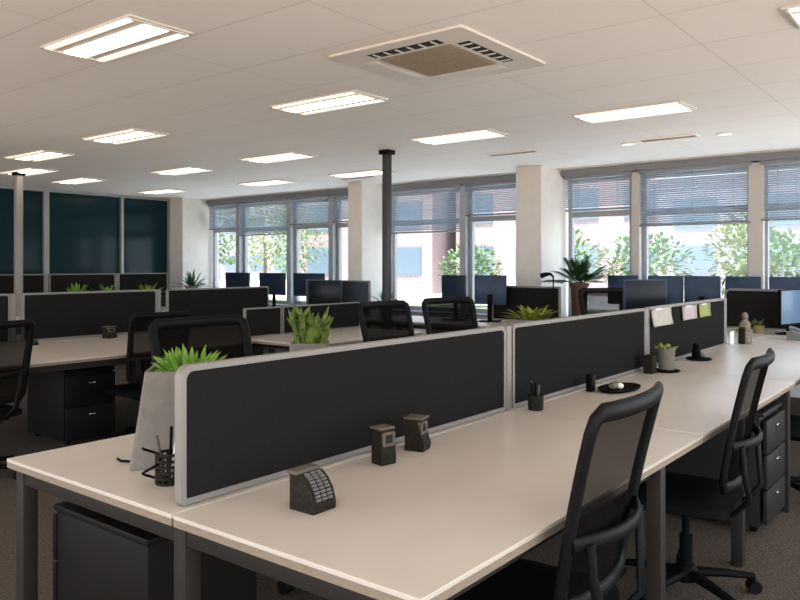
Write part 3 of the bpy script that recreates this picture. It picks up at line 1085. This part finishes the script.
t = thing('desk_telephone', 'silver grey desk telephone in front of the blue lit monitor', 'telephone', (7.42, 1.33, DZ), math.radians(-8))
MB().prism([(-.10, 0), (.10, 0), (.10, .075), (.06, .08), (-.10, .022)], 'x', -.10, .10).build('body', M_phone, t)
kp = MB()
for r in range(4):
    for c in range(3):
        yy = -.07 + r * .028
        kp.box((.0 + c * .026, yy, .036 + (yy + .07) * .36), (.018, .018, .006), (math.radians(20), 0, 0), bevel=.002)
kp.build('keypad', M_black, t)
MB().tube([(-.065, -.08, .055), (-.065, -.04, .075), (-.065, .04, .10), (-.065, .085, .105)], [.022, .014, .014, .022], n=12).build('handset', M_phone, t)
MB().box((.03, .055, .082), (.09, .035, .006), (math.radians(15), 0, 0), bevel=.002).build('display', M_screenoff, t)

# wire pen holder with cable by the planter
t = thing('wire_pen_holder', 'dark wire pen holder with pens and a curled cable beside the planter', 'pen holder', (1.365, 1.965, DZ))
wr = MB()
for z in (.004, .02, .037, .054, .071, .09):
    wr.tube([(.036 * math.cos(2 * PI * k / 20), .036 * math.sin(2 * PI * k / 20), z) for k in range(20)], .0048, n=6, closed=True)
for k in range(12):
    a_ = 2 * PI * k / 12
    wr.cyl((.036 * math.cos(a_), .036 * math.sin(a_), .002), (.036 * math.cos(a_), .036 * math.sin(a_), .092), .004, n=6)
wr.cyl((0, 0, .001), (0, 0, .006), .037, n=20)
wr.build('wire_cup', M_gadget, t)
for k, (dx, dy, hh, m_) in enumerate([(.012, .01, .165, M_black), (-.012, .014, .145, M_gadgetl), (.004, -.016, .155, M_white)]):
    MB().cyl((dx * .5, dy * .5, .008), (dx * 2.0, dy * 2.0, hh), .0048, n=8).build('pen', m_, t)
MB().tube([(-.045 + .028 * math.cos(a_ * .7), .02 + .022 * math.sin(a_ * .7), .006 + .0085 * a_) for a_ in [k * .5 for k in range(26)]], .004, n=6).build('cable', M_black, t)
tag(MB().tube([(1.425, 2.27, DZ + .0045), (1.41, 2.30, DZ + .0045), (1.42, 2.335, DZ + .0045)], .0042, n=6).build('cable_clip', M_black), 'short black cable end lying at the foot of the tall planter', 'cable')


# ------------------------------------------------------------------ monitors
def make_monitor(label, loc, rz, face, group='monitors along the windows', w_=.60, h_=.35, zc=.37):
    """Local -y is the side with the screen."""
    t = thing('monitor', label, 'monitor', loc, rz, group)
    MB().box((0, .012, zc), (w_, .028, h_), bevel=.006).build('housing', M_navy if face != M_bluescreen else M_black, t)
    MB().box((0, -.003, zc + .004), (w_ - .024, .006, h_ - .03), bevel=.001).build('screen', face, t)
    MB().box((0, .045, .16), (.055, .022, .32), bevel=.005).build('stand', M_black, t)
    MB().box((0, .035, .008), (.24, .17, .014), bevel=.005).build('foot', M_black, t)
    return t


mon0 = make_monitor('navy monitor on the window counter nearest the corner column', (7.90, 9.54, DZ), -PI / 2, M_navyglass, w_=.58, h_=.34)
for (x, y, rz, lb) in [(7.90, 8.72, -PI / 2, 'navy monitor second from the corner column on the far counter'),
                       (7.90, 7.93, -PI / 2 + .1, 'navy monitor on the far counter touching the second column')]:
    dup(mon0, (x, y, DZ), rz, lb)
mon1 = make_monitor('navy monitor behind the chair by the post between screens', (7.48, 5.08, DZ), -PI / 2 - .15, M_navyglass, w_=.38, h_=.34)
for (x, y, rz, lb) in [(7.58, 4.62, PI / 2 + .3, 'navy monitor turned to the windows behind the pale edged short screen'),
                       (8.53, 3.40, PI / 2 - .1, 'navy monitor beside the terracotta potted palm'),
                       (8.50, 2.90, PI / 2 + .2, 'navy monitor turned to the windows behind the wider pale mullion'),
                       (8.50, 2.50, PI / 2, 'navy monitor above the lime note, before the lowered blind'),
                       (8.50, 2.08, PI / 2 - .2, 'navy monitor by the thick mullion behind the short rounded screen'),
                       (8.50, 1.64, PI / 2 + .1, 'navy monitor behind the short rounded screen, past the thick mullion'),
                       (8.50, 1.18, PI / 2, 'navy monitor on the counter beyond the blue lit monitor')]:
    dup(mon1, (x, y, DZ), rz, lb)
make_monitor('black framed monitor with dark reflecting glass behind the middle screen', (6.20, 2.28, DZ), math.radians(-38), M_screenoff, group='monitors on the bench', w_=.40, h_=.34)
make_monitor('blue lit monitor on a black foot at the window end of the bench', (7.94, 1.50, DZ), math.radians(-14), M_bluescreen, group='monitors on the bench', w_=.52, h_=.34, zc=.26)
make_monitor('dark monitor in front of the blue grey screen near the pole', (7.05, 6.78, DZ), -PI / 2 + .2, M_screenoff, group='monitors near the pole', w_=.50, h_=.33, zc=.30)

# small plants and the slim lamp near the windows
t = thing('desk_lamp', 'slim black lamp on a thin pole beside the potted palm', 'lamp', (7.70, 3.83 + .05, DZ))
MB().lathe([(.07, 0), (.075, .006), (.07, .016), (.012, .022)], n=20).build('base', M_black, t)
MB().cyl((0, 0, .02), (0, 0, .53), .008, n=10).build('pole', M_black, t)
MB().tube([(0, 0, .53), (-.03, .02, .56), (-.08, .05, .555), (-.13, .08, .54)], [.012, .016, .024, .030], n=12).build('shade', M_black, t)


def small_plant(label, loc, m_, r, h, seed, group='small plants on far desks'):
    t = thing('potted_plant', label, 'plant', loc, 0, group)
    MB().lathe([(r * .5, 0), (r * .55, .004), (r * .68, h * .42), (r * .6, h * .42), (r * .55, h * .36)], n=16).build('pot', M_planter, t)
    f = MB()
    rn = random.Random(seed)
    for k in range(40):
        a_ = rn.uniform(0, 2 * PI)
        el = rn.uniform(.15, 1.45)
        f.blade((math.cos(a_) * r * .2, math.sin(a_) * r * .2, h * .38), (math.cos(a_) * math.cos(el), math.sin(a_) * math.cos(el), math.sin(el)), rn.uniform(.6, 1.05) * h * .62, .02, .25, 4)
    f.build('foliage', m_, t, angle=180)
    return t


small_plant('low leafy green plant in front of the tall far screens by the pale pole', (5.28, 9.66, DZ), M_leaf, .20, .52, 1)
small_plant('second low leafy plant along the tall far screens', (5.72, 9.66, DZ), M_leaf, .20, .49, 2)
small_plant('yellow green low plant before the tall far screens near the corner', (6.37, 9.66, DZ), M_leafy, .18, .50, 3)
small_plant('upright green plant on the far counter beside the corner column', (7.85, 10.65, DZ), M_palm, .16, .72, 4)
small_plant('pale green small plant on the window desk behind the black pole', (7.30, 5.98, DZ), M_leafd, .11, .42, 5)

# ------------------------------------------------------------------ outside the windows
M_grass = noise_mat('lawn', (.14, .20, .09), (.20, .25, .13), 3, .95)
M_pave = noise_mat('pale paving', (.74, .73, .72), (.82, .81, .80), 2, .9)
M_brick = noise_mat('pink brick facade', (.25, .18, .18), (.29, .22, .215), 6, .9)
M_render = noise_mat('pale render facade', (.21, .20, .225), (.24, .23, .26), 3, .9)
M_glassfac = mat('blue office glass', (.09, .125, .16), .3)
M_roofg = mat('grey roof edge', (.45, .47, .5), .8)
M_tree = noise_mat('tree leaves', (.10, .165, .07), (.19, .25, .135), 2.5, .9)
M_treey = noise_mat('yellow tree leaves', (.21, .235, .08), (.29, .31, .14), 2.5, .9)
M_bark = mat('bark', (.14, .10, .07), .9)
o = struct('ground', MB().box((60, 10, -.25), (101.6, 160, .3)), M_pave)
g = MB().box((19, 6, -.07), (8, 60, .06)).build('lawn', M_grass, None, False)
g['kind'] = 'structure'


def building(label, loc, rz, L_, D_, H_, m_, nx, nz, wm=None):
    t = thing('street_building', label, 'building', loc, rz, 'buildings across the street')
    MB().box((0, 0, H_ / 2 - .1), (D_, L_, H_)).build('facade', m_, t, False)
    MB().box((0, 0, H_), (D_ + .4, L_ + .4, .35)).build('parapet', M_roofg, t, False)
    for i in range(nx):
        for k in range(nz):
            y = -L_ / 2 + L_ * (i + .5) / nx
            z = 1.6 + (H_ - 1.4) * k / nz
            wv = MB().box((-D_ / 2 - .03, y, z), (.10, L_ / nx * .55, min(1.5, (H_ - 1.4) / nz * .6))).build('window', wm or M_glassfac, t, False)
    return t


building('pink brick building seen beside the potted palm and first column', (38, 17.5, 0), .12, 11, 8, 9.5, M_brick, 4, 3)
building('long pale building with square windows behind the green trees', (34, 3.0, 0), -.05, 15, 8, 5.0, M_render, 5, 2)
building('pink brick block with arch like openings beyond the black pole', (34, 27.5, 0), .25, 8, 7, 8.5, M_brick, 3, 3)
building('tall pale blue block beyond the windows near the corner', (55, 62, 0), .3, 26, 12, 20, M_render, 9, 5)
building('tall glassy pale block between the two columns', (60, 33, 0), .1, 20, 12, 18, M_render, 7, 5)


def tree(label, loc, h, r, m_, seed):
    t = thing('tree', label, 'tree', loc, 0, 'trees outside the windows')
    MB().cyl((0, 0, -.1), (0, 0, h * .55), .12, .07, n=10).build('trunk', M_bark, t)
    bm = bmesh.new()
    rn = random.Random(seed)
    c = MB()
    for k in range(900):
        u = Vector((rn.gauss(0, 1), rn.gauss(0, 1), rn.gauss(0, 1))).normalized() * (rn.random() ** .4)
        p = Vector((u.x * r, u.y * r, h * .62 + u.z * h * .38))
        d = (u + Vector((rn.uniform(-.6, .6), rn.uniform(-.6, .6), rn.uniform(-.2, .8)))).normalized()
        c.blade(p, d, rn.uniform(.16, .28) * max(.8, r * .6), .075 * max(.8, r * .6), .2, 2)
    c.build('crown', m_, t, angle=180)
    return t


for k, (x, y, h, r, m_, lb) in enumerate([
        (20, 9.8, 2.6, 1.2, M_tree, 'green bush outside the narrow bay behind the potted palm'),
        (19, 7.0, 2.3, 1.2, M_tree, 'green bush outside below the half lowered wide blind'),
        (20.5, 5.0, 2.9, .9, M_treey, 'yellow green young tree outside the wide bay by the pale building'),
        (17.5, 3.7, 2.2, .9, M_tree, 'low green bush outside beside the thick mullion'),
        (19.5, 1.5, 2.9, 1.2, M_treey, 'leafy yellow green tree outside beyond the blue lit monitor'),
        (22, 14.2, 2.2, 1.1, M_tree, 'small green bush outside beside the first column'),
        (26, 33, 5.5, 2.0, M_tree, 'green tree outside the bay nearest the corner column'),
        (26, 29.2, 4.8, 1.6, M_treey, 'yellow green tree outside the wide bay near the corner'),
        (24, 25, 4.4, 1.5, M_tree, 'green tree outside the narrow bay by the second column')]):
    tree(lb, (x, y, -.1), h, r, m_, 20 + k)
